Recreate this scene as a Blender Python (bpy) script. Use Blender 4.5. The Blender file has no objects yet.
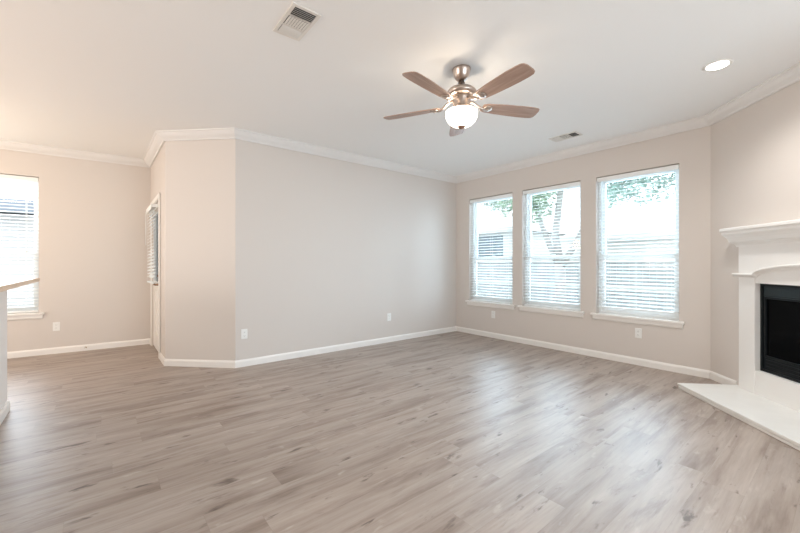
import bpy, bmesh, math, random
from math import sin, cos, pi, radians, sqrt, atan2
from mathutils import Vector, Matrix

random.seed(7)
scene = bpy.context.scene
COL = scene.collection

# ------------------------------------------------------------------ camera
F_PX, CAM_H = 368.0, 1.20
yaw = atan2(454, 368)                       # the long wall's direction, right of forward
cam_d = bpy.data.cameras.new('camera')
cam_d.sensor_fit = 'HORIZONTAL'; cam_d.sensor_width = 36.0
cam_d.lens = 36.0 * F_PX / 800.0
cam_d.shift_y = -(266.5 - 264.0) / 800.0
cam_d.clip_start = 0.05
cam = bpy.data.objects.new('camera', cam_d)
cam.location = (0, 0, CAM_H)
COL.objects.link(cam); scene.camera = cam
cam.rotation_euler = (pi / 2, 0, yaw - pi / 2)          # forward = the X axis turned left by yaw

# ------------------------------------------------------------------ world
world = bpy.data.worlds.new('sky'); scene.world = world; world.use_nodes = True
wn = world.node_tree.nodes; wl = world.node_tree.links; wn.clear()
w_out = wn.new('ShaderNodeOutputWorld'); w_bg = wn.new('ShaderNodeBackground')
w_bg.inputs[0].default_value = (0.86, 0.94, 1.0, 1); w_bg.inputs[1].default_value = 2.5
wl.new(w_bg.outputs[0], w_out.inputs[0])

# ------------------------------------------------------------------ lights
def area(name, loc, target, sx, sy, power, color):
    d = bpy.data.lights.new(name, 'AREA'); d.shape = 'RECTANGLE'; d.size = sx; d.size_y = sy
    d.energy = power; d.color = color
    o = bpy.data.objects.new(name, d); o.location = loc
    o.rotation_euler = (Vector(target) - Vector(loc)).to_track_quat('-Z', 'Y').to_euler()
    COL.objects.link(o); return o
def bulb(name, loc, power, color, r=0.12):
    d = bpy.data.lights.new(name, 'POINT'); d.energy = power; d.color = color; d.shadow_soft_size = r
    o = bpy.data.objects.new(name, d); o.location = loc; COL.objects.link(o); return o

COOL = (0.83, 0.93, 1.0); WARM = (1.0, 0.73, 0.47); SOFT = (1.0, 0.91, 0.835)
area('south_fill_light', (1.7, -3.10, 1.30), (1.7, 3, 1.40), 2.9, 1.9, 97, COOL)  # added cool fill behind the viewer, no window known there
area('kitchen_ceiling_light', (-2.4, 1.2, 2.70), (-2.4, 1.2, 0), 1.2, 0.6, 45, SOFT)
area('west_fill_light', (-4.30, 3.0, 1.40), (0, 3.0, 1.5), 3.0, 1.8, 104, SOFT)  # added warm fill from the unseen kitchen side, for the inner walls
bulb('dining_lamp', (-1.75, 5.65, 1.80), 30, WARM, 0.16)
area('nook_window_daylight', (-1.12, 7.15, 1.50), (-0.9, 4.5, 0.6), 0.88, 1.75, 46, (0.80, 0.90, 1.0))
dl = bpy.data.lights.new('downlight', 'SPOT'); dl.energy = 72; dl.color = (1.0, 0.97, 0.93); dl.spot_size = radians(140); dl.spot_blend = 0.9; dl.shadow_soft_size = 0.06
dlo = bpy.data.objects.new('downlight', dl); dlo.location = (3.705, 0.665, 2.725); COL.objects.link(dlo)
for n, y in (('a', 3.767), ('b', 2.729), ('c', 1.655)):
    area('window_daylight_' + n, (5.30, y, 1.50), (2.5, y, 1.15), 0.86, 1.70, 50, (0.62, 0.83, 1.0))

scene.view_settings.view_transform = 'Standard'
scene.view_settings.look = 'None'
scene.view_settings.exposure = 0.15
scene.view_settings.gamma = 1.0
scene.view_settings.use_curve_mapping = False
scene.cycles.use_denoising = True
scene.cycles.max_bounces = 12; scene.cycles.diffuse_bounces = 8
scene.cycles.transparent_max_bounces = 16
scene.cycles.sample_clamp_indirect = 6.0
scene.cycles.caustics_reflective = False; scene.cycles.caustics_refractive = False

# ------------------------------------------------------------------ materials
def mat(name, color, rough=0.6, metal=0.0, spec=0.5, bump=None, vary=None, coat=0.0):
    m = bpy.data.materials.new(name); m.use_nodes = True
    nt = m.node_tree; b = nt.nodes['Principled BSDF']
    b.inputs['Base Color'].default_value = (*color, 1); b.inputs['Roughness'].default_value = rough
    b.inputs['Metallic'].default_value = metal; b.inputs['Specular IOR Level'].default_value = spec
    b.inputs['Coat Weight'].default_value = coat
    tc = nt.nodes.new('ShaderNodeTexCoord')
    if vary:
        sc, amt = vary
        n = nt.nodes.new('ShaderNodeTexNoise'); n.inputs['Scale'].default_value = sc; n.inputs['Detail'].default_value = 4
        nt.links.new(tc.outputs['Object'], n.inputs['Vector'])
        r = nt.nodes.new('ShaderNodeValToRGB')
        r.color_ramp.elements[0].position = 0.3; r.color_ramp.elements[1].position = 0.7
        r.color_ramp.elements[0].color = (*[c * (1 - amt) for c in color], 1)
        r.color_ramp.elements[1].color = (*[min(1, c * (1 + amt)) for c in color], 1)
        nt.links.new(n.outputs['Fac'], r.inputs[0]); nt.links.new(r.outputs[0], b.inputs['Base Color'])
    if bump:
        sc, st = bump
        n2 = nt.nodes.new('ShaderNodeTexNoise'); n2.inputs['Scale'].default_value = sc; n2.inputs['Detail'].default_value = 3
        nt.links.new(tc.outputs['Object'], n2.inputs['Vector'])
        bp = nt.nodes.new('ShaderNodeBump'); bp.inputs['Strength'].default_value = st; bp.inputs['Distance'].default_value = 0.002
        nt.links.new(n2.outputs['Fac'], bp.inputs['Height']); nt.links.new(bp.outputs[0], b.inputs['Normal'])
    return m

def emit(name, color, strength):
    m = bpy.data.materials.new(name); m.use_nodes = True; nt = m.node_tree
    b = nt.nodes['Principled BSDF']; b.inputs['Base Color'].default_value = (0.9, 0.88, 0.84, 1)
    b.inputs['Roughness'].default_value = 0.35
    b.inputs['Emission Color'].default_value = (*color, 1); b.inputs['Emission Strength'].default_value = strength
    return m

def glass_mat():
    m = bpy.data.materials.new('window_glass'); m.use_nodes = True; nt = m.node_tree; nt.nodes.clear()
    o = nt.nodes.new('ShaderNodeOutputMaterial'); mx = nt.nodes.new('ShaderNodeMixShader')
    t = nt.nodes.new('ShaderNodeBsdfTransparent'); t.inputs[0].default_value = (0.975, 0.98, 0.985, 1)
    g = nt.nodes.new('ShaderNodeBsdfGlossy'); g.inputs['Roughness'].default_value = 0.02
    fr = nt.nodes.new('ShaderNodeFresnel'); fr.inputs[0].default_value = 1.3
    nt.links.new(fr.outputs[0], mx.inputs[0]); nt.links.new(t.outputs[0], mx.inputs[1]); nt.links.new(g.outputs[0], mx.inputs[2])
    nt.links.new(mx.outputs[0], o.inputs[0]); return m

def math_n(nt, op, a, b=None):
    n = nt.nodes.new('ShaderNodeMath'); n.operation = op
    for i, v in enumerate((a, b)):
        if v is None: continue
        if isinstance(v, (int, float)): n.inputs[i].default_value = v
        else: nt.links.new(v, n.inputs[i])
    return n.outputs[0]

def floor_mat():
    m = bpy.data.materials.new('vinyl_plank_floor'); m.use_nodes = True; nt = m.node_tree; L = nt.links
    b = nt.nodes['Principled BSDF']
    tc = nt.nodes.new('ShaderNodeTexCoord'); sp = nt.nodes.new('ShaderNodeSeparateXYZ'); L.new(tc.outputs['Object'], sp.inputs[0])
    x, y = sp.outputs[0], sp.outputs[1]
    PW, PL = 0.178, 1.22
    yr = math_n(nt, 'DIVIDE', y, PW); row = math_n(nt, 'FLOOR', yr); fy = math_n(nt, 'FRACT', yr)
    wn1 = nt.nodes.new('ShaderNodeTexWhiteNoise'); wn1.noise_dimensions = '1D'; L.new(row, wn1.inputs['W'])
    off = math_n(nt, 'MULTIPLY', wn1.outputs['Value'], PL)
    xr = math_n(nt, 'DIVIDE', math_n(nt, 'ADD', x, off), PL); col = math_n(nt, 'FLOOR', xr); fx = math_n(nt, 'FRACT', xr)
    cid = nt.nodes.new('ShaderNodeCombineXYZ'); L.new(row, cid.inputs[0]); L.new(col, cid.inputs[1])
    wn2 = nt.nodes.new('ShaderNodeTexWhiteNoise'); wn2.noise_dimensions = '3D'; L.new(cid.outputs[0], wn2.inputs['Vector'])
    # grain coordinates: stretched along the plank, shifted per plank
    gx = math_n(nt, 'ADD', math_n(nt, 'MULTIPLY', x, 1.0), math_n(nt, 'MULTIPLY', wn2.outputs['Value'], 37.0))
    gz = math_n(nt, 'MULTIPLY', wn2.outputs['Value'], 91.0)
    def grain(sx, sy, detail, rough=0.6):
        c = nt.nodes.new('ShaderNodeCombineXYZ')
        L.new(math_n(nt, 'MULTIPLY', gx, sx), c.inputs[0]); L.new(math_n(nt, 'MULTIPLY', y, sy), c.inputs[1]); L.new(gz, c.inputs[2])
        n = nt.nodes.new('ShaderNodeTexNoise'); n.inputs['Scale'].default_value = 1.0; n.inputs['Detail'].default_value = detail
        n.inputs['Roughness'].default_value = rough; n.inputs['Distortion'].default_value = 0.35
        L.new(c.outputs[0], n.inputs['Vector']); return n.outputs['Fac']
    g1 = grain(1.1, 9.0, 5); g2 = grain(3.0, 60.0, 4); g3 = grain(5.0, 17.0, 4, 0.55)
    g4 = grain(1.7, 12.0, 5, 0.7)
    def ramp(src, stops):
        r = nt.nodes.new('ShaderNodeValToRGB'); el = r.color_ramp.elements
        while len(el) < len(stops): el.new(0.5)
        for e, (p, c) in zip(el, stops): e.position = p; e.color = (*c, 1)
        L.new(src, r.inputs[0]); return r.outputs[0]
    def mix(kind, fac, a, bb):
        n = nt.nodes.new('ShaderNodeMix'); n.data_type = 'RGBA'; n.blend_type = kind
        if isinstance(fac, (int, float)): n.inputs[0].default_value = fac
        else: L.new(fac, n.inputs[0])
        L.new(a, n.inputs[6])
        if isinstance(bb, tuple): n.inputs[7].default_value = (*bb, 1)
        else: L.new(bb, n.inputs[7])
        return n.outputs[2]
    base = ramp(g1, [(0.28, FLOOR_DARK), (0.5, FLOOR_MID), (0.72, FLOOR_LIGHT)])
    tone = ramp(wn2.outputs['Value'], [(0.0, (0.955, 0.955, 0.955)), (1.0, (1.04, 1.038, 1.035))])
    c = mix('MULTIPLY', 1.0, base, tone)
    fine = ramp(g2, [(0.30, (0.88, 0.87, 0.86)), (0.62, (1.05, 1.05, 1.05))])
    c = mix('MULTIPLY', 0.8, c, fine)
    knot = ramp(g3, [(0.635, (0, 0, 0)), (0.72, (1, 1, 1))])
    streak = ramp(g4, [(0.56, (0, 0, 0)), (0.72, (1, 1, 1))])
    c = mix('MIX', math_n(nt, 'MULTIPLY', streak, 0.72), c, (0.175, 0.125, 0.10))
    c = mix('MIX', math_n(nt, 'MULTIPLY', knot, 0.85), c, (0.10, 0.07, 0.055))
    pale = ramp(g3, [(0.24, (1, 1, 1)), (0.36, (0, 0, 0))])
    c = mix('MIX', math_n(nt, 'MULTIPLY', pale, 0.5), c, (0.60, 0.54, 0.49))
    ey = math_n(nt, 'MULTIPLY', math_n(nt, 'MINIMUM', fy, math_n(nt, 'SUBTRACT', 1.0, fy)), PW)
    ex = math_n(nt, 'MULTIPLY', math_n(nt, 'MINIMUM', fx, math_n(nt, 'SUBTRACT', 1.0, fx)), PL)
    seam = math_n(nt, 'LESS_THAN', math_n(nt, 'MINIMUM', ex, ey), 0.0013)
    c = mix('MULTIPLY', math_n(nt, 'MULTIPLY', seam, 0.14), c, (0.35, 0.3, 0.27))
    L.new(c, b.inputs['Base Color'])
    b.inputs['Roughness'].default_value = 0.40; b.inputs['Specular IOR Level'].default_value = 0.5
    bp = nt.nodes.new('ShaderNodeBump'); bp.inputs['Strength'].default_value = 0.25; bp.inputs['Distance'].default_value = 0.001
    L.new(math_n(nt, 'SUBTRACT', g2, math_n(nt, 'MULTIPLY', seam, 0.4)), bp.inputs['Height']); L.new(bp.outputs[0], b.inputs['Normal'])
    return m

def wood_mat(name, dark, light, sx, sy, rough=0.4):
    """wood with the grain along the object's own x"""
    m = bpy.data.materials.new(name); m.use_nodes = True; nt = m.node_tree; L = nt.links
    b = nt.nodes['Principled BSDF']; tc = nt.nodes.new('ShaderNodeTexCoord'); mp = nt.nodes.new('ShaderNodeMapping')
    mp.inputs['Scale'].default_value = (sx, sy, sy); L.new(tc.outputs['Object'], mp.inputs[0])
    n = nt.nodes.new('ShaderNodeTexNoise'); n.inputs['Scale'].default_value = 1; n.inputs['Detail'].default_value = 5
    n.inputs['Distortion'].default_value = 0.4; L.new(mp.outputs[0], n.inputs['Vector'])
    r = nt.nodes.new('ShaderNodeValToRGB'); r.color_ramp.elements[0].position = 0.32; r.color_ramp.elements[1].position = 0.68
    r.color_ramp.elements[0].color = (*dark, 1); r.color_ramp.elements[1].color = (*light, 1)
    L.new(n.outputs['Fac'], r.inputs[0]); L.new(r.outputs[0], b.inputs['Base Color']); b.inputs['Roughness'].default_value = rough
    return m

def brick_mat(name, c1, c2, mortar, scale, offset=0.5, rot=(0, 0, 0), bw=0.5, rh=0.25):
    m = bpy.data.materials.new(name); m.use_nodes = True; nt = m.node_tree; L = nt.links
    b = nt.nodes['Principled BSDF']; tc = nt.nodes.new('ShaderNodeTexCoord'); mp = nt.nodes.new('ShaderNodeMapping')
    mp.inputs['Rotation'].default_value = rot; L.new(tc.outputs['Object'], mp.inputs[0])
    t = nt.nodes.new('ShaderNodeTexBrick'); t.inputs['Color1'].default_value = (*c1, 1); t.inputs['Color2'].default_value = (*c2, 1)
    t.inputs['Mortar'].default_value = (*mortar, 1); t.inputs['Scale'].default_value = scale; t.inputs['Mortar Size'].default_value = 0.015
    t.inputs['Brick Width'].default_value = bw; t.inputs['Row Height'].default_value = rh; t.offset = offset
    L.new(mp.outputs[0], t.inputs['Vector']); L.new(t.outputs['Color'], b.inputs['Base Color']); b.inputs['Roughness'].default_value = 0.85
    return m

FLOOR_DARK, FLOOR_MID, FLOOR_LIGHT = (0.215, 0.16, 0.128), (0.37, 0.304, 0.26), (0.45, 0.386, 0.342)
M = dict(
    wall=mat('beige_wall_paint', (0.66, 0.612, 0.572), 0.8, spec=0.25, bump=(160, 0.12)),
    ceil=mat('white_ceiling_paint', (0.87, 0.875, 0.87), 0.9, spec=0.2, bump=(120, 0.15)),
    trim=mat('white_trim_paint', (0.84, 0.82, 0.79), 0.42),
    crown=mat('flat_offwhite_crown_paint', (0.76, 0.748, 0.735), 0.8, spec=0.2),
    vinyl=mat('white_window_vinyl', (0.84, 0.86, 0.86), 0.45),
    slat=mat('white_blind_slat', (0.84, 0.855, 0.85), 0.5),
    cord=mat('white_blind_cord', (0.80, 0.82, 0.82), 0.8),
    plate=mat('white_outlet_plastic', (0.82, 0.82, 0.80), 0.35),
    slot=mat('dark_outlet_slot', (0.10, 0.09, 0.085), 0.6),
    floor=floor_mat(),
    glass=glass_mat(),
    mantel=mat('white_mantel_paint', (0.83, 0.82, 0.80), 0.45),
    hearth=mat('white_hearth_paint', (0.83, 0.82, 0.79), 0.38, vary=(9, 0.02)),
    black=mat('black_firebox_metal', (0.007, 0.010, 0.012), 0.42, spec=0.2),
    teal=mat('blue_black_firebox_metal', (0.017, 0.028, 0.033), 0.45, spec=0.3),
    blackglass=mat('black_firebox_glass', (0.002, 0.0025, 0.003), 0.10, spec=0.05),
    nickel=mat('brushed_nickel', (0.53, 0.45, 0.40), 0.30, metal=1.0),
    copper=mat('antique_copper', (0.30, 0.17, 0.11), 0.5, metal=0.6),
    bronze=mat('dark_bronze', (0.10, 0.075, 0.06), 0.4, metal=0.8),
    leverbronze=mat('oiled_bronze', (0.24, 0.15, 0.10), 0.4, metal=0.7),
    satin=mat('satin_nickel_lever', (0.50, 0.38, 0.28), 0.35, metal=0.9),
    blade=wood_mat('weathered_fan_blade_wood', (0.31, 0.20, 0.155), (0.44, 0.305, 0.24), 4, 55, 0.45),
    bowl=emit('lit_frosted_glass', (1.0, 0.90, 0.76), 5.0),
    lens=emit('lit_downlight_lens', (1.0, 0.96, 0.90), 14.0),
    vent=mat('white_vent_enamel', (0.76, 0.735, 0.69), 0.5),
    duct=mat('dark_duct', (0.035, 0.03, 0.026), 0.8),
    oak=wood_mat('pale_oak_bar_edge', (0.66, 0.47, 0.33), (0.76, 0.57, 0.42), 3, 40, 0.3),
    grass=mat('pale_grass', (0.40, 0.42, 0.34), 0.95, vary=(3, 0.25)),  # lawn, fence, tree and house colours are paled to carry the overexposed look
    fence=mat('weathered_fence_board', (0.47, 0.495, 0.515), 0.9, vary=(4, 0.15)),
    rail=mat('pale_fence_timber', (0.74, 0.74, 0.73), 0.9, vary=(5, 0.1)),
    bark=mat('grey_tree_bark', (0.46, 0.45, 0.43), 0.95, vary=(9, 0.25)),
    leaf=mat('fresh_green_leaf', (0.42, 0.56, 0.42), 0.7, vary=(1.5, 0.3)),
    leafcool=mat('cool_green_leaf', (0.44, 0.58, 0.53), 0.7, vary=(1.5, 0.3)),
    roof=brick_mat('pale_shingles', (0.78, 0.77, 0.76), (0.72, 0.71, 0.70), (0.62, 0.61, 0.60), 3.0),
    brick=brick_mat('pale_brick', (0.74, 0.72, 0.72), (0.64, 0.63, 0.64), (0.82, 0.82, 0.82), 2.2, rot=(pi / 2, 0, 0)),
    stucco=mat('cream_siding', (0.88, 0.88, 0.87), 0.9),
    fascia=mat('fascia_with_soffit_shade', (0.27, 0.31, 0.36), 0.7),  # grey-blue holds the shadow under the eave as well as the board's colour
    pane=mat('grey_house_pane', (0.20, 0.25, 0.28), 0.2),
    shutter=mat('slate_shutter', (0.25, 0.30, 0.33), 0.8),
)

# ------------------------------------------------------------------ mesh helpers
class MB:
    def __init__(s): s.v = []; s.f = []; s.sm = []
    def add(s, vs, fs, smooth=False):
        b = len(s.v); s.v += [tuple(v) for v in vs]
        for f in fs: s.f.append([b + i for i in f]); s.sm.append(smooth)
    def box(s, x0, x1, y0, y1, z0, z1, mtx=None):
        vs = [(x, y, z) for z in (z0, z1) for y in (y0, y1) for x in (x0, x1)]
        if mtx is not None: vs = [mtx @ Vector(v) for v in vs]
        s.add(vs, [(0, 2, 3, 1), (4, 5, 7, 6), (0, 1, 5, 4), (2, 6, 7, 3), (0, 4, 6, 2), (1, 3, 7, 5)])
    def prism(s, poly, z0, z1, mtx=None):
        n = len(poly); vs = [(x, y, z0) for x, y in poly] + [(x, y, z1) for x, y in poly]
        if mtx is not None: vs = [mtx @ Vector(v) for v in vs]
        s.add(vs, [list(range(n))[::-1], list(range(n, 2 * n))] + [(i, (i + 1) % n, n + (i + 1) % n, n + i) for i in range(n)])
    def rings(s, rings, closed=True, caps=True, smooth=False):
        n = len(rings[0]); vs = [v for r in rings for v in r]; fs = []
        for k in range(len(rings) - 1):
            for i in range(n if closed else n - 1):
                j = (i + 1) % n; fs.append((k * n + i, k * n + j, (k + 1) * n + j, (k + 1) * n + i))
        if smooth: s.add(vs, fs, True); 
        else: s.add(vs, fs)
        if caps and closed:
            b = len(s.v) - len(vs)
            s.f.append([b + i for i in range(n)][::-1]); s.sm.append(False)
            s.f.append([b + (len(rings) - 1) * n + i for i in range(n)]); s.sm.append(False)
    def lathe(s, prof, seg=40, c=(0, 0), smooth=True, mtx=None):
        R = []
        for r, z in prof:
            ring = [Vector((c[0] + r * cos(2 * pi * i / seg), c[1] + r * sin(2 * pi * i / seg), z)) for i in range(seg)]
            R.append([mtx @ v for v in ring] if mtx is not None else ring)
        s.rings(R, smooth=smooth)
    def tube(s, pts, r, seg=8, smooth=True):
        pts = [Vector(p) for p in pts]; R = []
        rr = r if isinstance(r, (list, tuple)) else [r] * len(pts)
        for i, p in enumerate(pts):
            t = (pts[min(i + 1, len(pts) - 1)] - pts[max(i - 1, 0)]).normalized()
            a = Vector((0, 0, 1)) if abs(t.z) < 0.9 else Vector((1, 0, 0))
            u = t.cross(a).normalized(); w = t.cross(u)
            R.append([p + (u * cos(2 * pi * k / seg) + w * sin(2 * pi * k / seg)) * rr[i] for k in range(seg)])
        s.rings(R, smooth=smooth)
    def build(s, name, m, parent=None, bevel=0.0, loc=None):
        me = bpy.data.meshes.new(name); me.from_pydata(s.v, [], s.f)
        bm = bmesh.new(); bm.from_mesh(me); bmesh.ops.recalc_face_normals(bm, faces=bm.faces); bm.to_mesh(me); bm.free()
        me.polygons.foreach_set('use_smooth', s.sm)
        me.materials.append(m); me.update()
        o = bpy.data.objects.new(name, me); COL.objects.link(o)
        if parent is not None: o.parent = parent
        if loc is not None: o.location = loc
        if bevel:
            b = o.modifiers.new('bevel', 'BEVEL'); b.width = bevel; b.segments = 2; b.limit_method = 'ANGLE'; b.angle_limit = radians(40)
        return o

def tag(o, label=None, cat=None, group=None, kind=None):
    if label: o['label'] = label
    if cat: o['category'] = cat
    if group: o['group'] = group
    if kind: o['kind'] = kind
    return o
def empty(name, loc, rz=0.0):
    o = bpy.data.objects.new(name, None); o.empty_display_size = 0.1
    o.location = loc; o.rotation_euler = (0, 0, rz); COL.objects.link(o); return o
def struct(o, label=None, cat=None): return tag(o, label, cat, kind='structure')
def copy_tree(src, parent=None):
    c = src.copy(); COL.objects.link(c)
    if parent is not None: c.parent = parent
    for ch in list(src.children): copy_tree(ch, c)
    return c

# ------------------------------------------------------------------ the room
H = 2.74
S = sqrt(0.5)
BL = (-0.96, 6.77); B = (0.57, 6.66); TL = (0.583, 5.117); C1 = (1.20, 4.50)
A = (4.95, 4.50); F = (4.95, 0.944); G = (3.25, -0.756)
far_dir = Vector((BL[0] - B[0], BL[1] - B[1], 0)).normalized()
WEST = -4.4; SOUTH = -3.2
FARW = (WEST, B[1] + far_dir.y / far_dir.x * (WEST - B[0]))
FAR_ANG = atan2(far_dir.y, far_dir.x)

def wall(name, P, Q, th, holes=(), label=None, ext=(0, 0), z1=H):
    """wall from P to Q; the room is on the left hand going from P to Q"""
    P = Vector((*P, 0)); Q = Vector((*Q, 0)); d = (Q - P).normalized(); n = Vector((-d.y, d.x, 0)); Lw = (Q - P).length
    mtx = Matrix(((d.x, n.x, 0, P.x), (d.y, n.y, 0, P.y), (0, 0, 1, 0), (0, 0, 0, 1)))
    mb = MB(); x = -ext[0]
    for (a, b, zb, zt) in sorted(holes):
        mb.box(x, a, -th, 0, 0, z1, mtx)
        if zb > 0: mb.box(a, b, -th, 0, 0, zb, mtx)
        if zt < z1: mb.box(a, b, -th, 0, zt, z1, mtx)
        x = b
    mb.box(x, Lw + ext[1], -th, 0, 0, z1, mtx)
    o = mb.build(name, M['wall']); struct(o, label, 'wall'); return o

# floor + ceiling follow the room's outline
mb = MB(); mb.prism([(WEST - .1, -3.3), (3.3, -3.3), (3.3, -0.80), (5.05, 0.85), (5.05, 4.6), (1.24, 4.6), (0.67, 5.17), (0.67, 6.76), (WEST - .1, FARW[1] + .1)], -0.12, 0.0)
struct(mb.build('floor', M['floor']), 'grey brown wood look plank floor', 'floor')
mb = MB(); mb.prism([(WEST - .2, -3.4), (3.42, -3.4), (3.42, -0.85), (5.1, 0.8), (5.1, 4.66), (1.28, 4.66), (0.73, 5.21), (0.73, 6.80), (WEST - .2, FARW[1] + .14)], H, H + 0.12)
struct(mb.build('ceiling', M['ceil']), 'smooth white ceiling', 'ceiling')

WZ0, WZ1 = 0.565, 2.315
WINS = [(3.767, 0.862), (2.729, 0.874), (1.655, 0.878)]        # centre y and width of the three windows
TH = 0.17
wall('wall_east', F, A, TH, [(y - w / 2 - F[1], y + w / 2 - F[1], WZ0, WZ1) for y, w in WINS[::-1]], 'beige wall with three tall windows', (0, 0))
wall('wall_north', A, C1, 0.14, [], 'long plain wall between the angled corner and the windows', (TH, 0))
wall('wall_chamfer', C1, TL, 0.14, [], 'narrow angled wall face beside the door', (0, 0))
DY0, DY1 = 5.575, 6.485
wall('wall_door', TL, B, 0.14, [(DY0 - TL[1], DY1 - TL[1], 0, 2.04)], 'short wall holding the half glazed door', (0, 0.14))
FW_C = 1.666                                                    # far window: centre along the far wall from B
wall('wall_far', B, FARW, 0.17, [(FW_C - .45, FW_C + .45, 0.56, 2.345)], 'far dining nook wall with a window', (0, 0.17))
FBC = 1.20                                                      # fireplace centre along the angled wall from F
LG = (Vector(G) - Vector(F)).length
wall('wall_fireplace', G, F, 0.14, [(LG - FBC - 0.60, LG - FBC + 0.60, 0.26, 1.03)], 'angled corner wall behind the white fireplace', (0, 0.1))
wall('wall_southeast', (3.25, SOUTH), G, 0.14, [], 'wall beside the viewer')
wall('wall_south', (WEST, SOUTH), (3.25, SOUTH), 0.14, [(4.6, 7.5, 0.35, 2.25)], 'wall behind the viewer', (0.14, 0.1))  # the opening is unseen, added to go with the south fill
wall('wall_west', FARW, (WEST, SOUTH), 0.14, [(1.6, 4.6, 0.9, 2.2)], 'kitchen side wall', (0, 0))  # the opening is unseen, added to go with the west fill

# half wall of the kitchen bar
HX, HY = -0.60, 4.36
mb = MB(); mb.box(HX - 0.13, HX, 1.6, HY, 0, 1.05)
mb.box(WEST, HX - 0.13, HY - 0.13, HY, 0, 1.05)
struct(mb.build('wall_half', M['trim']), 'white half wall under the wooden bar top', 'half wall')

# ---- crown and baseboard, mitred along the walls
def offset_path(path, n):
    """points of PATH moved N to the left (into the room), mitred"""
    out = []
    for i, p in enumerate(path):
        p = Vector(p); ds = []
        if i > 0: ds.append((p - Vector(path[i - 1])).normalized())
        if i < len(path) - 1: ds.append((Vector(path[i + 1]) - p).normalized())
        ns = [Vector((-d.y, d.x)) for d in ds]
        if len(ns) == 1: out.append(p + ns[0] * n)
        else:
            m = (ns[0] + ns[1]).normalized(); out.append(p + m * (n / m.dot(ns[0])))
    return out
def run(mb, path, i, prof, t0=None, t1=None):
    """segment I of PATH swept with PROF [(n, z)]; T0/T1 cut it square at that length along the wall"""
    d = (Vector(path[i + 1]) - Vector(path[i])).normalized(); nn = Vector((-d.y, d.x))
    offs = {n: offset_path(path, n) for n, _ in prof}
    def ring(end, t):
        r = []
        for n, z in prof:
            p = offs[n][i + end] if t is None else Vector(path[i]) + d * t + nn * n
            r.append((p.x, p.y, z))
        return r
    mb.rings([ring(0, t0), ring(1, t1)])

path = [(3.25, SOUTH), G, F, A, C1, TL, B, FARW, (WEST, SOUTH)]
names = ['southeast', 'fireplace', 'east', 'north', 'chamfer', 'door', 'far', 'west']
crown = [(0, H), (0.098, H), (0.098, H - .014), (0.086, H - .018), (0.078, H - .034), (0.058, H - .056), (0.036, H - .070), (0.022, H - .080), (0.018, H - .094), (0, H - .094)]
for i, nm in enumerate(names):
    mb = MB(); run(mb, path, i, crown)
    struct(mb.build('trim_%d' % i, M['crown']), 'white crown moulding on the %s wall' % nm, 'crown moulding')
base = [(0, 0), (0.014, 0), (0.014, 0.062), (0.010, 0.074), (0.006, 0.083), (0, 0.083)]
cuts = {'fireplace': [(None, LG - 2.058), (LG - 0.342, None)], 'door': [(None, DY0 - 0.062 - TL[1]), (DY1 + 0.062 - TL[1], None)]}
for i, nm in enumerate(names):
    if nm == 'west': continue
    mb = MB()
    for a, b in cuts.get(nm, [(None, None)]): run(mb, path, i, base, a, b)
    struct(mb.build('baseboard_' + nm, M['trim']), 'white baseboard along the %s wall' % nm, 'baseboard')
mb = MB()
for i in range(2): run(mb, [(HX, 1.6), (HX, HY), (WEST, HY)], i, [(-n, z) for n, z in base])
struct(mb.build('baseboard_half', M['trim']), 'white baseboard round the half wall', 'baseboard')

# ------------------------------------------------------------------ windows
def frame_ring(mb, x0, x1, z0, z1, w, y0, y1, wb=None, wt=None):
    wb = wb or w; wt = wt or w
    mb.box(x0, x0 + w, y0, y1, z0, z1); mb.box(x1 - w, x1, y0, y1, z0, z1)
    mb.box(x0 + w, x1 - w, y0, y1, z0, z0 + wb); mb.box(x0 + w, x1 - w, y0, y1, z1 - wt, z1)

def make_window(name, loc, rz, w, h, label, horns=0.055):
    root = struct(empty(name, loc, rz), label, 'window')
    hw = w / 2
    mb = MB(); frame_ring(mb, -hw, hw, 0, h, 0.028, -0.165, -0.085); mb.build('frame', M['vinyl'], root, 0.003)
    zm = h * 0.422
    mb = MB(); frame_ring(mb, -hw + .028, hw - .028, zm - .018, h - .028, 0.040, -0.150, -0.128); up = mb.build('upper_sash', M['vinyl'], root, 0.003)
    mb = MB(); mb.box(-hw + .07, hw - .07, -0.141, -0.137, zm + .022, h - .068); mb.build('glass', M['glass'], up)
    mb = MB(); frame_ring(mb, -hw + .028, hw - .028, .028, zm + .022, 0.042, -0.122, -0.098, wb=.05); lo = mb.build('lower_sash', M['vinyl'], root, 0.003)
    mb = MB(); mb.box(-hw + .07, hw - .07, -0.112, -0.108, .078, zm - .02); mb.build('glass', M['glass'], lo)
    mb = MB(); mb.box(-0.03, 0.03, -0.118, -0.092, zm + .022, zm + .036); mb.build('sash_lock', M['vinyl'], lo, 0.003)
    mb = MB()
    prof = [(-0.085, 0), (0.0, 0)]
    mb.box(-hw, hw, -0.085, 0, -0.004, 0.004)
    mb.box(-hw - horns, hw + horns, 0, 0.045, -0.022, 0.004); mb.build('sill', M['trim'], root, 0.005)
    mb = MB(); mb.prism([(0.0, -0.022), (0.020, -0.022), (0.020, -0.062), (0.012, -0.078), (0.0, -0.078)], -hw - horns + .018, hw + horns - .018,
                        Matrix(((0, 0, 1, 0), (1, 0, 0, 0), (0, 1, 0, 0), (0, 0, 0, 1))))
    mb.build('apron', M['trim'], root, 0.002)
    return root

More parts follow.
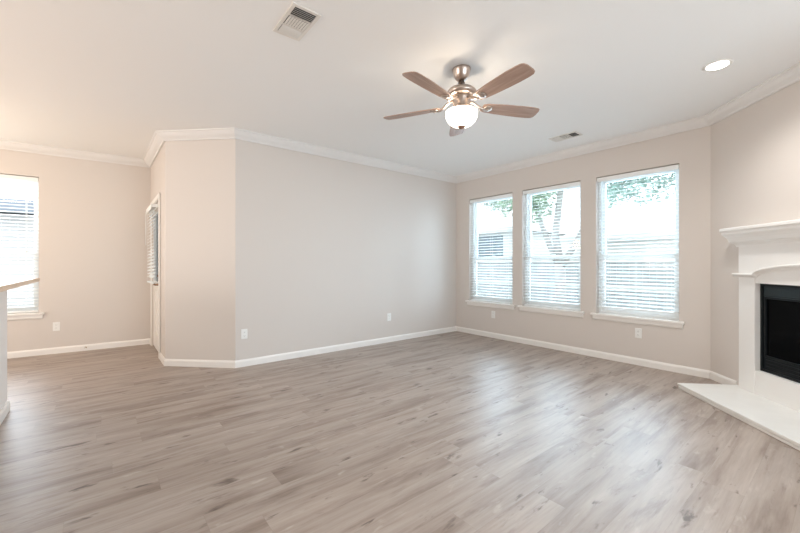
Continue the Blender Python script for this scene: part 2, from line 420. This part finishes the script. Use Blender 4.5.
def make_blind(loc, rz, w, h, drop, label, pitch=0.044, tilt=13, y=-0.045, group=None, wand=True, valance=0.064):
    """hangs from LOC (middle of the head of the opening); the room is +y"""
    root = tag(empty('window_blind', loc, rz), label, 'window blind', group); hw = w / 2 - 0.006
    mb = MB(); mb.box(-hw, hw, y - .028, y + .028, -0.050, -0.009); mb.build('headrail', M['slat'], root, 0.002)
    mb = MB(); mb.box(-hw, hw, y + .030, y + .036, -valance, -0.010); mb.build('valance', M['slat'], root, 0.002)
    n = int((drop - 0.085) / pitch); a = radians(tilt); mb = MB()
    for k in range(n):
        z = -0.075 - k * pitch
        m = Matrix.Translation((0, y, z)) @ Matrix.Rotation(-a, 4, 'X')
        R = []
        for xx in (-hw + .004, hw - .004):
            top = [(xx, t * 0.025, 0.0022 * (1 - t * t) + 0.0013) for t in (-1, -.5, 0, .5, 1)]
            bot = [(xx, t * 0.025, 0.0022 * (1 - t * t) - 0.0013) for t in (1, .5, 0, -.5, -1)]
            R.append([m @ Vector(v) for v in top + bot])
        mb.rings(R)
    mb.build('slats', M['slat'], root)
    mb = MB(); mb.box(-hw + .003, hw - .003, y - .026, y + .026, -drop, -drop + .018); mb.build('bottom_rail', M['slat'], root, 0.004)
    for fx in (-0.36, 0.0, 0.36):
        mb = MB()
        for dy in (-0.027, 0.027): mb.box(fx * w - .0012, fx * w + .0012, y + dy - .001, y + dy + .001, -drop + .01, -0.05)
        mb.build('ladder_cord', M['cord'], root)
    if wand:
        mb = MB(); mb.tube([(hw - .10, y + .042, -0.06), (hw - .10, y + .044, -0.85)], 0.004); mb.build('tilt_wand', M['cord'], root)
        mb = MB()
        for dx in (0, 0.012): mb.tube([(-hw + .10 + dx, y + .042, -0.06), (-hw + .10 + dx, y + .044, -0.98)], 0.0016, 6)
        mb.lathe([(0.001, -0.955), (0.006, -0.965), (0.009, -1.0), (0.001, -1.004)], 12, (-hw + .106, y + .044))
        mb.build('lift_cord', M['cord'], root)
    return root

wl_ = ['leftmost of the three tall windows on the beige wall', 'middle of the three tall windows on the beige wall', 'rightmost of the three tall windows nearest the fireplace']
bl_ = ['white slatted blind lowered to the sill in the window nearest the plain long wall', 'white slatted blind lowered to the sill with a tree trunk behind it', 'white slatted blind stopping short of the sill in the window nearest the fireplace']
for k, (y, w) in enumerate(WINS):
    make_window('window_%d' % (k + 1), (F[0], y, WZ0), pi / 2, w, WZ1 - WZ0, wl_[k])
    make_blind((F[0], y, WZ1), pi / 2, w, WZ1 - WZ0, (1.742, 1.742, 1.672)[k], bl_[k], group='blinds in the three tall windows', wand=False)
pf = Vector((*B, 0)) + far_dir * FW_C
make_window('window_4', (pf.x, pf.y, 0.56), FAR_ANG, 0.90, 1.785, 'window at the left edge in the dining nook')
make_blind((pf.x, pf.y, 2.345), FAR_ANG, 0.90, 1.785, 1.775, 'white slatted blind in the dining nook window above the bar top', tilt=14)

# ------------------------------------------------------------------ door
root = struct(empty('door_1', (0.577, (DY0 + DY1) / 2, 0), pi / 2), 'white half glazed exterior door seen edge on', 'door')
hw = (DY1 - DY0) / 2
mb = MB()                                                        # local: x to the far side (+Y), y into the room
mb.box(-hw, -hw + .12, -0.060, -0.014, 0.01, 2.03); mb.box(hw - .12, hw, -0.060, -0.014, 0.01, 2.03)
mb.box(-hw + .12, hw - .12, -0.060, -0.014, 0.01, 0.95); mb.box(-hw + .12, hw - .12, -0.060, -0.014, 1.90, 2.03)
for x0, x1 in ((-hw + .12, -0.03), (0.03, hw - .12)):
    frame_ring(mb, x0, x1, 0.22, 0.84, 0.025, -0.016, -0.006)
slab = mb.build('door_panel', M['trim'], root, 0.003)
mb = MB(); mb.box(-hw + .12, hw - .12, -0.040, -0.034, 0.95, 1.90); mb.build('glass', M['glass'], slab)
mb = MB(); frame_ring(mb, -hw + .10, hw - .10, 0.93, 1.92, 0.03, -0.014, -0.002); mb.build('glass_surround', M['trim'], slab, 0.003)
mb = MB(); mb.box(-hw - .062, -hw, 0, 0.018, 0, 2.04); mb.box(hw, hw + .062, 0, 0.018, 0, 2.04); mb.box(-hw - .062, hw + .062, 0, 0.018, 2.04, 2.102)
mb.build('casing', M['trim'], root, 0.004)
rx = Matrix.Rotation(-pi / 2, 4, 'X')                            # lathe axis to +y (room)
mb = MB(); mb.lathe([(0.001, 0), (0.034, 0), (0.034, 0.008), (0.016, 0.014), (0.013, 0.06), (0.001, 0.06)], 24, mtx=Matrix.Translation((-hw + .07, -0.014, 0.935)) @ rx)
mb.tube([(-hw + .07, 0.044, 0.935), (-hw + .10, 0.050, 0.938), (-hw + .19, 0.048, 0.930)], [0.013, 0.012, 0.009], 10)
mb.build('lever_handle', M['leverbronze'], slab)
mb = MB(); mb.lathe([(0.001, 0), (0.030, 0), (0.028, 0.012), (0.001, 0.014)], 24, mtx=Matrix.Translation((-hw + .07, -0.014, 1.045)) @ rx)
mb.box(-hw + .065, -hw + .075, -0.002, 0.022, 1.03, 1.06); mb.build('deadbolt', M['leverbronze'], slab)
db = make_blind((0.577, (DY0 + DY1) / 2, 1.985), pi / 2, 0.70, 1.1, 1.045, 'small white blind hung on the half glazed door', y=0.05, tilt=35, wand=False, valance=0.075)
mb = MB(); mb.tube([(0.27, 0.092, -0.05), (0.27, 0.094, -0.52)], 0.004, 8); mb.build('tilt_wand', M['cord'], db)
for x0 in (-0.344, 0.33):
    mb = MB(); mb.box(x0, x0 + .014, -0.018, 0.024, -0.04, -0.01); mb.build('bracket', M['slat'], db)

# ------------------------------------------------------------------ fireplace
fc = Vector((*F, 0)) + Vector((-S, -S, 0)) * FBC
fp = tag(empty('fireplace', fc, pi / 4), 'white painted corner fireplace with mantel, black firebox and low hearth', 'fireplace')
OW, PWID, ZB, ZT = 0.60, 0.773, 0.26, 1.03
HT = 0.05
for sx in (1, -1):
    mb = MB(); x0, x1 = sorted((sx * OW, sx * PWID)); mb.box(x0, x1, 0, 0.05, HT, 1.115)
    mb.build('pilaster', M['mantel'], fp, 0.003)
mb = MB(); mb.box(-OW, OW, 0, 0.046, HT, ZB); mb.build('lower_panel', M['mantel'], fp, 0.003)
def arch(x):
    ax = abs(x)
    return 1.110 + (0.088 * sqrt(max(0, 1 - (ax / 0.585) ** 2)) if ax < 0.585 else 0)
xs = [-OW + 2 * OW * i / 60 for i in range(61)]
mb = MB()                                                        # spandrel between opening and arch
poly = [(x, ZT) for x in (-OW, OW)] + [(x, arch(x) - .01) for x in xs[::-1]]
XZ = Matrix(((1, 0, 0, 0), (0, 0, 1, 0), (0, 1, 0, 0), (0, 0, 0, 1)))
mb.prism(poly, 0.0, 0.040, XZ); mb.build('arched_header', M['mantel'], fp)
mb = MB()                                                        # frieze above the arch
poly = [(-PWID, 1.42), (PWID, 1.42), (PWID, 1.10)] + [(x, arch(x)) for x in xs[::-1]] + [(-PWID, 1.10)]
mb.prism(poly, 0.0, 0.050, XZ); mb.build('frieze', M['mantel'], fp)
# arched moulding: profile (out, up) carried along the arch, with returned ends
mprof = [(0.0, -0.034), (0.058, -0.034), (0.062, -0.026), (0.074, -0.020), (0.086, -0.008), (0.086, 0.0), (0.078, 0.006), (0.0, 0.006)]
mx_ = [-(PWID + 0.034)] + [-PWID + 0.0 + (PWID - .586) * i / 4 for i in range(5)] + [-0.5845 + 1.169 * (1 - cos(pi * i / 60)) / 2 for i in range(61)] + [0.586 + (PWID - .586) * i / 4 for i in range(5)] + [PWID + 0.034]
mb = MB(); R = []
for i, x in enumerate(mx_):
    end = i in (0, len(mx_) - 1)
    R.append([(x, o, arch(x) + u) for o, u in mprof])
mb.rings(R); mb.build('arched_moulding', M['mantel'], fp)
# crown under the shelf, mitred round the three sides
cp = [(0, 1.358), (0.012, 1.358), (0.014, 1.370), (0.022, 1.382), (0.034, 1.394), (0.038, 1.404), (0.050, 1.406), (0.052, 1.416), (0.058, 1.436), (0.070, 1.458), (0.084, 1.472), (0.088, 1.480), (0.088, 1.502), (0, 1.502)]
mb = MB(); R = []
sides = [((PWID, 0.0), (1, 0)), ((PWID, 0.05), (1, 1)), ((-PWID, 0.05), (-1, 1)), ((-PWID, 0.0), (-1, 0))]
for (px, py), (ox, oy) in sides: R.append([(px + ox * n, py + oy * n, z) for n, z in cp])
mb.rings(R); mb.build('crown_moulding', M['mantel'], fp)
mb = MB(); mb.box(-PWID - .100, PWID + .100, 0, 0.150, 1.502, 1.536); mb.build('mantel_shelf', M['mantel'], fp, 0.008)
# firebox
mb = MB()
mb.box(-OW, OW, -0.45, -0.43, ZB, ZT); mb.box(-OW, -OW + .02, -0.43, -0.01, ZB, ZT); mb.box(OW - .02, OW, -0.43, -0.01, ZB, ZT)
mb.box(-OW + .02, OW - .02, -0.43, -0.01, ZB, ZB + .02); mb.box(-OW + .02, OW - .02, -0.43, -0.01, ZT - .02, ZT)
frame_ring(mb, -OW, OW, ZB, ZT, 0.022, -0.01, 0.004)
fb = mb.build('firebox', M['black'], fp)
mb = MB(); mb.box(-OW + .022, OW - .022, -0.030, -0.006, ZT - .115, ZT - .022)
mb.box(-OW + .05, OW - .05, -0.006, -0.001, ZT - .100, ZT - .040)
mb.build('upper_grille', M['teal'], fb, 0.002)
mb = MB(); mb.box(-OW + .022, OW - .022, -0.030, -0.006, ZB + .022, ZB + .125)
for k in range(3): mb.box(-OW + .05, OW - .05, -0.006, 0.002, ZB + .040 + k * .028, ZB + .053 + k * .028)
mb.build('lower_grille', M['black'], fb)
mb = MB(); frame_ring(mb, -OW + .03, OW - .03, ZB + .125, ZT - .115, 0.018, -0.022, 0.0); mb.build('glass_frame', M['black'], fb, 0.002)
mb = MB(); mb.box(-OW + .047, OW - .047, -0.020, -0.014, ZB + .142, ZT - .132); mb.build('glass_front', M['blackglass'], fb)
# hearth
mb = MB(); HXW, HY_ = 0.855, 0.535
mb.box(-HXW + .006, HXW - .006, 0, HY_ - .006, 0.0, 0.022); mb.box(-HXW + .012, HXW - .012, 0, HY_ - .012, 0.022, 0.028)
mb.box(-HXW, HXW, 0, HY_, 0.028, HT); mb.build('hearth', M['hearth'], fp, 0.003)

# ------------------------------------------------------------------ bar top
root = tag(empty('bar_countertop', (-0.41, 4.44, 1.051)), 'pale wood bar top on the white half wall at the left edge', 'bar top')
mb = MB(); mb.prism([(0, -2.9), (0, -0.06), (-.012, -.018), (-.05, 0), (-3.6, 0), (-3.6, -.62), (-.62, -.62), (-.62, -2.9)], 0.0, 0.032)
mb.build('slab', M['oak'], root, 0.006)

# ------------------------------------------------------------------ ceiling fan
FAN_W = 1.3
FX, FY = 2.210, 1.954
fan = tag(empty('ceiling_fan', (FX, FY, H)), 'five blade ceiling fan with brushed nickel body and lit glass bowl', 'ceiling fan')
mb = MB(); mb.lathe([(0.001, 0), (0.072, 0), (0.074, -.006), (0.070, -.020), (0.062, -.050), (0.048, -.078), (0.030, -.092), (0.001, -.092)], 40); mb.build('canopy', M['nickel'], fan)
mb = MB(); mb.lathe([(0.001, -.090), (0.022, -.096), (0.026, -.112), (0.018, -.122), (0.012, -.126), (0.012, -.150), (0.001, -.150)], 24); mb.build('downrod', M['bronze'], fan)
mb = MB(); mb.lathe([(0.001, -.136), (0.030, -.136), (0.036, -.146), (0.070, -.152), (0.100, -.164), (0.116, -.182), (0.120, -.200), (0.114, -.206), (0.110, -.216), (0.100, -.222), (0.001, -.222)], 48)
mb.build('motor_housing', M['nickel'], fan)
mb = MB(); mb.lathe([(0.001, -.222), (0.080, -.222), (0.074, -.240), (0.066, -.262), (0.066, -.290), (0.074, -.302), (0.001, -.302)], 40); mb.build('switch_housing', M['nickel'], fan)
mb = MB(); mb.lathe([(0.001, -.300), (0.076, -.300), (0.084, -.312), (0.086, -.330), (0.086, -.345), (0.001, -.345)], 48); lk = mb.build('light_fitter', M['nickel'], fan)
prof = [(0.001, -.455)]
for i in range(1, 15):
    t = i / 14 * pi / 2; prof.append((0.125 * sin(t) ** 0.8, -.355 - 0.100 * cos(t)))
prof += [(0.126, -.340), (0.001, -.340)]
mb = MB(); mb.lathe(prof, 48); mb.build('glass_bowl', M['bowl'], fan)
mb = MB(); mb.lathe([(0.001, -.476), (0.008, -.474), (0.013, -.469), (0.014, -.465), (0.026, -.462), (0.031, -.456), (0.031, -.450), (0.001, -.446)], 24); mb.build('finial', M['copper'], fan)
for k in range(3):                                               # the three lamps stand in the open top of the bowl
    a = 2 * pi * k / 3 + 0.5
    bulb('fan_lamp', (FX + 0.107 * cos(a), FY + 0.107 * sin(a), H - .322), FAN_W, (1.0, 0.82, 0.62), 0.012)
# one blade, along +x
def blade_outline():
    up = [(0.175, 0.040), (0.21, 0.052), (0.30, 0.061), (0.42, 0.068), (0.52, 0.071), (0.60, 0.070), (0.642, 0.065), (0.660, 0.052), (0.667, 0.028)]
    return up + [(x, -y) for x, y in up[::-1]]
mb = MB(); mb.prism(blade_outline(), -0.004, 0.004); proto = None
BZ = -.288
ang0 = yaw - pi / 2                                              # camera-right direction in the room
for k in range(5):
    a = ang0 + radians(13 + 72 * k)
    if k == 0:
        bl = mb.build('blade', M['blade'], fan, 0.002)
        ir = MB()
        ir.tube([(0.066, 0, 0.045), (0.10, 0, 0.036), (0.14, 0, 0.008), (0.175, 0, -0.010), (0.20, 0, -0.0115)], [0.013, 0.012, 0.011, 0.012, 0.010], 10)
        ir.lathe([(0.001, -.017), (0.020, -.016), (0.036, -.011), (0.038, -.004), (0.001, -.004)], 28, (0.222, 0))
        ir.lathe([(0.001, -.022), (0.010, -.021), (0.014, -.016), (0.001, -.015)], 16, (0.222, 0))
        br = ir.build('blade_bracket', M['nickel'], bl); proto = bl
    else:
        bl = copy_tree(proto, fan)
    bl.location = (0, 0, BZ)
    bl.rotation_mode = 'XYZ'; bl.rotation_euler = (Matrix.Rotation(a, 3, 'Z') @ Matrix.Rotation(radians(-12), 3, 'X')).to_euler()

# ------------------------------------------------------------------ recessed light, vents
rl = tag(empty('recessed_light', (3.705, 0.665, H)), 'round lit downlight set in the ceiling towards the fireplace', 'recessed light')
mb = MB(); mb.lathe([(0.066, -.001), (0.094, -.001), (0.094, -.004), (0.086, -.008), (0.070, -.006), (0.066, -.001)], 40); mb.build('trim_ring', M['trim'], rl)
mb = MB(); mb.lathe([(0.001, -.0008), (0.068, -.0008), (0.068, -.004), (0.001, -.005)], 40); mb.build('lens', M['lens'], rl)

def make_vent(loc, rz, label, wx=0.185, ly=0.335):
    """three-way register under the ceiling; long side along y"""
    v = tag(empty('ceiling_vent', loc, rz), label, 'ceiling vent', 'ceiling registers')
    hx, hy = wx / 2, ly / 2; mb = MB()
    for (x0, x1, y0, y1) in ((-hx, -hx + .024, -hy, hy), (hx - .024, hx, -hy, hy), (-hx + .024, hx - .024, -hy, -hy + .024), (-hx + .024, hx - .024, hy - .024, hy)):
        mb.box(x0, x1, y0, y1, -0.008, 0.0)
    for yy in (-hy / 3 * 0.98, hy / 3 * 0.98): mb.box(-hx + .024, hx - .024, yy - .004, yy + .004, -0.009, -0.001)
    mb.build('frame', M['vent'], v, 0.002)
    mb = MB(); mb.box(-hx + .02, hx - .02, -hy + .02, hy - .02, -0.0015, -0.0005); mb.build('duct_opening', M['duct'], v)
    ix, iy = hx - .026, hy - .026; t = hy / 3
    def slats(nm, axis, lo, hi, ang, pitch=0.0135):
        mb = MB(); n = int((hi - lo) / pitch)
        for k in range(n):
            c = lo + (k + .5) * (hi - lo) / n
            if axis == 'y':
                m = Matrix.Translation((0, c, -0.0095)) @ Matrix.Rotation(ang, 4, 'X'); mb.box(-ix, ix, -0.0078, 0.0078, -0.0007, 0.0007, m)
            else:
                m = Matrix.Translation((c, 0, -0.0095)) @ Matrix.Rotation(ang, 4, 'Y'); mb.box(-0.0078, 0.0078, -t + .006, t - .006, -0.0007, 0.0007, m)
        mb.build(nm, M['vent'], v)
    slats('louvre_bank', 'y', -iy, -t - .006, radians(38))
    slats('louvre_bank', 'x', -ix, ix, radians(-10), 0.0165)
    slats('louvre_bank', 'y', t + .006, iy, radians(-38))
    return v
make_vent((0.965, 2.24, H), 0.0, 'larger looking square vent in the ceiling nearest the viewer, left of the fan')
make_vent((4.35, 2.195, H), 0.0, 'small looking distant vent in the ceiling near the windows')

# ------------------------------------------------------------------ outlets, door stop
def make_outlet(loc, rz, label):
    o = tag(empty('wall_outlet', loc, rz), label, 'outlet', 'wall outlets')
    mb = MB(); mb.box(-.036, .036, 0.0, 0.006, -.058, .058); pl = mb.build('faceplate', M['plate'], o, 0.003)
    for s_ in (1, -1):
        mb = MB(); mb.prism([(-.017, -.011), (-.011, -.0145), (.011, -.0145), (.017, -.011), (.017, .011), (.011, .0145), (-.011, .0145), (-.017, .011)], 0.004, 0.009,
                            Matrix(((1, 0, 0, 0), (0, 0, 1, 0), (0, 1, 0, s_ * .0205), (0, 0, 0, 1))))
        rc = mb.build('receptacle', M['plate'], pl)
        sl = MB(); sl.box(-.0075, -.0055, .0085, .0094, s_ * .0205 - .002, s_ * .0205 + .007); sl.box(.0055, .0075, .0085, .0094, s_ * .0205 - .002, s_ * .0205 + .006)
        sl.box(-.002, .002, .0085, .0094, s_ * .0205 - .009, s_ * .0205 - .005); sl.build('slot', M['slot'], rc)
    return o
p = Vector((*B, 0)) + far_dir * ((-0.472 - B[0]) / far_dir.x)
make_outlet((p.x, p.y, 0.362), FAR_ANG, 'white wall outlet in the dining nook right of its window')
make_outlet((1.297, 4.50, 0.38), pi, 'white wall outlet on the long wall close to the angled corner')
make_outlet((3.43, 4.50, 0.385), pi, 'white wall outlet on the long wall towards the windows')
make_outlet((4.95, 3.694, 0.378), pi / 2, 'white wall outlet under the leftmost of the three windows')
make_outlet((4.95, 1.611, 0.38), pi / 2, 'white wall outlet under the window nearest the fireplace')

p = Vector((*B, 0)) + far_dir * ((-0.17 - B[0]) / far_dir.x)
ds = tag(empty('door_stop', (p.x, p.y, 0.045), FAR_ANG), 'small metal door stop on the dining nook baseboard', 'door stop')
mb = MB(); mb.lathe([(0.001, 0.013), (0.012, 0.013), (0.012, 0.018), (0.006, 0.02), (0.005, 0.066), (0.001, 0.066)], 16, mtx=rx); mb.build('spring', M['satin'], ds)
mb = MB(); mb.lathe([(0.001, 0.064), (0.008, 0.064), (0.009, 0.078), (0.001, 0.08)], 16, mtx=rx); mb.build('rubber_tip', M['plate'], ds)

# ------------------------------------------------------------------ outdoors
GZ = -0.35
mb = MB(); mb.box(5.3, 40, -25, 40, GZ - .1, GZ); mb.box(-25, 5.3, 7.9, 40, GZ - .1, GZ)
struct(mb.build('ground', M['grass']), 'pale lawn outside the windows', 'lawn')

# fence behind the yard, seen from its rail side
fx = 10.2
fen = tag(empty('fence', (fx, 5.0, GZ)), 'weathered grey board fence across the yard beyond the windows', 'fence')
mb = MB(); y = -6.0
while y < 9.0:
    hgt = 1.78 + random.uniform(-.012, .012); mb.prism([(y, 0), (y + .138, 0), (y + .138, hgt - .03), (y + .11, hgt), (y + .028, hgt), (y, hgt - .03)], 0.0, 0.018, Matrix(((0, 0, 1, 0), (1, 0, 0, 0), (0, 1, 0, 0), (0, 0, 0, 1)))); y += 0.146
mb.build('boards', M['fence'], fen)
for z in (0.22, 0.92, 1.60):
    mb = MB(); mb.box(-0.04, 0, -6, 9, z, z + .088); mb.build('rail', M['rail'], fen)
for k in range(7):
    mb = MB(); yy = -5.6 + k * 2.4; mb.box(-0.13, -0.04, yy - .045, yy + .045, 0, 1.74); mb.build('post', M['rail'], fen)

# trees
def make_tree(name_label, loc, stems, blobs, leafm, n, size):
    t = tag(empty('tree', loc), name_label, 'tree')
    mb = MB()
    for pts, r in stems: mb.tube(pts, r, 10)
    mb.build('trunk', M['bark'], t)
    mb = MB()
    tot = sum(b[3] ** 2 for b in blobs)
    for bx, by, bz, br in blobs:
        for _ in range(int(n * br * br / tot)):
            d = Vector((random.gauss(0, 1), random.gauss(0, 1), random.gauss(0, 1))).normalized() * (br * random.random() ** 0.45)
            c = Vector((bx, by, bz)) + Vector((d.x, d.y, d.z * 0.75))
            q = Matrix.Rotation(random.uniform(0, 6.28), 3, 'Z') @ Matrix.Rotation(random.uniform(-1.1, 1.1), 3, 'X') @ Matrix.Rotation(random.uniform(0, 6.28), 3, 'Z')
            s_ = size * random.uniform(.7, 1.3)
            lf = [(-1, 0, 0), (-.35, .42, .08), (.4, .36, .06), (1, 0, -.1), (.4, -.36, .06), (-.35, -.42, .08)]
            mb.add([c + q @ (Vector(v) * s_) for v in lf], [(0, 1, 2, 3), (0, 3, 4, 5)])
    mb.build('foliage', leafm, t)
    return t
TX, TY = 9.0, 4.68
make_tree('leafy tree with a forking grey trunk behind the middle window', (TX, TY, GZ),
    [([(0, 0, 0), (0.02, -0.01, 0.8), (0.0, 0.0, 1.55)], [0.17, 0.13, 0.13]),
     ([(0, 0, 1.5), (-.04, .10, 2.3), (0.0, -.02, 3.4), (.1, 0, 4.4)], [0.105, 0.09, 0.075, 0.05]),
     ([(0, .02, 1.45), (.05, .38, 2.2), (.1, .75, 3.1), (.2, 1.0, 4.0)], [0.085, 0.07, 0.055, 0.035]),
     ([(0, -.02, 1.45), (-.05, -.45, 2.1), (-.1, -.85, 2.9), (-.2, -1.3, 3.9)], [0.085, 0.07, 0.055, 0.035])],
    [(0.0, 0.75, 3.1, .6), (-.1, 1.15, 3.35, .75), (0, .5, 3.7, .7), (0, 0, 4.6, 1.3), (-.5, -1.0, 4.4, 1.1), (.2, 1.6, 4.5, 1.2), (-.6, 0.3, 3.4, .5)], M['leaf'], 9000, 0.062)
make_tree('leafy tree hanging into the top of the window nearest the fireplace', (7.0, 1.62, GZ),
    [([(1.2, -2.1, 0), (1.15, -2.0, 1.6), (.8, -1.6, 2.8), (.2, -.6, 3.3), (-.1, .4, 3.5)], [0.15, 0.12, 0.09, 0.06, 0.03])],
    [(0, 1.12, 2.82, .40), (0, 0.62, 2.98, .62), (0.05, 0.0, 3.4, .65), (-.1, 0.95, 3.35, .6), (.2, -.75, 3.7, .75), (.4, -1.35, 3.85, .8)], M['leafcool'], 6000, 0.05)
make_tree('leafy tree at the top right of the leftmost tall window', (11.6, 7.63, GZ),
    [([(0, 0, 0), (.03, .0, 1.6), (0, .02, 3.2), (0, 0.1, 4.6)], [0.15, 0.12, 0.09, 0.05])],
    [(-.3, .55, 4.0, .75), (0, 1.2, 4.6, .9), (0, 2.2, 4.9, .7), (0, -.2, 4.9, .9)], M['leafcool'], 4200, 0.06)

# neighbouring houses
def hip(mb, x0, x1, y0, y1, z0, rise, run_):
    zt = z0 + rise
    vs = [(x0, y0, z0), (x1, y0, z0), (x1, y1, z0), (x0, y1, z0), ((x0 + x1) / 2, y0 + run_, zt), ((x0 + x1) / 2, y1 - run_, zt)]
    mb.add(vs, [(0, 1, 4), (1, 2, 5, 4), (2, 3, 5), (3, 0, 4, 5), (0, 3, 2, 1)])
def house(label, x0, x1, y0, y1, wz, rise, wins=(), wallm='stucco', side='x0', eave=.35, shut=True):
    h = tag(empty('house', ((x0 + x1) / 2, (y0 + y1) / 2, GZ)), label, 'house')
    cx, cy = (x0 + x1) / 2, (y0 + y1) / 2; a, b = (x1 - x0) / 2, (y1 - y0) / 2
    mb = MB(); mb.box(-a, a, -b, b, 0, wz); mb.build('walls', M[wallm], h)
    mb = MB(); hip(mb, -a - eave, a + eave, -b - eave, b + eave, wz + (.24 if wallm == 'brick' else .16), rise, min(a, b) * .9); mb.build('roof', M['roof'], h)
    mb = MB(); frame_ring_xy(mb, -a - eave - .02, a + eave + .02, -b - eave - .02, b + eave + .02, .12, wz, wz + (.25 if wallm == 'brick' else .17)); mb.build('fascia', M['fascia'] if wallm == 'brick' else M['rail'], h)
    for (t, wwid, zb, zt) in wins:
        mb = MB()
        if side == 'x0': mb.box(-a - .03, -a, t - wwid / 2 - cy, t + wwid / 2 - cy, zb, zt)
        else: mb.box(t - wwid / 2 - cx, t + wwid / 2 - cx, -b - .03, -b, zb, zt)
        f = mb.build('window_shutter' if shut else 'window_frame', M['shutter'] if shut else M['rail'], h)
        mb = MB(); q = .3 if shut else .08
        if side == 'x0': mb.box(-a - .05, -a - .02, t - wwid / 2 + q - cy, t + wwid / 2 - q - cy, zb + .06, zt - .06)
        else: mb.box(t - wwid / 2 + q - cx, t + wwid / 2 - q - cx, -b - .05, -b - .02, zb + .06, zt - .06)
        mb.build('pane', M['pane'], f)
    return h
def frame_ring_xy(mb, x0, x1, y0, y1, w, z0, z1):
    mb.box(x0, x0 + w, y0, y1, z0, z1); mb.box(x1 - w, x1, y0, y1, z0, z1); mb.box(x0 + w, x1 - w, y0, y0 + w, z0, z1); mb.box(x0 + w, x1 - w, y1 - w, y1, z0, z1)
house('pale house with a shuttered grey window beyond the fence in the left window', 13.2, 21, 8.5, 17, 2.88, 2.2, [(10.1, 1.5, 1.85, 2.76)])
house('pale low house with a shingle roof beyond the fence in the right window', 13.5, 22, -3.5, 6.6, 2.35, 2.4)
house('pale brick house close outside the dining nook window', -8, 2.2, 10.6, 18, 2.55, 2.2, [(0.9, 1.2, 0.9, 2.0)], 'brick', 'y0', shut=False)
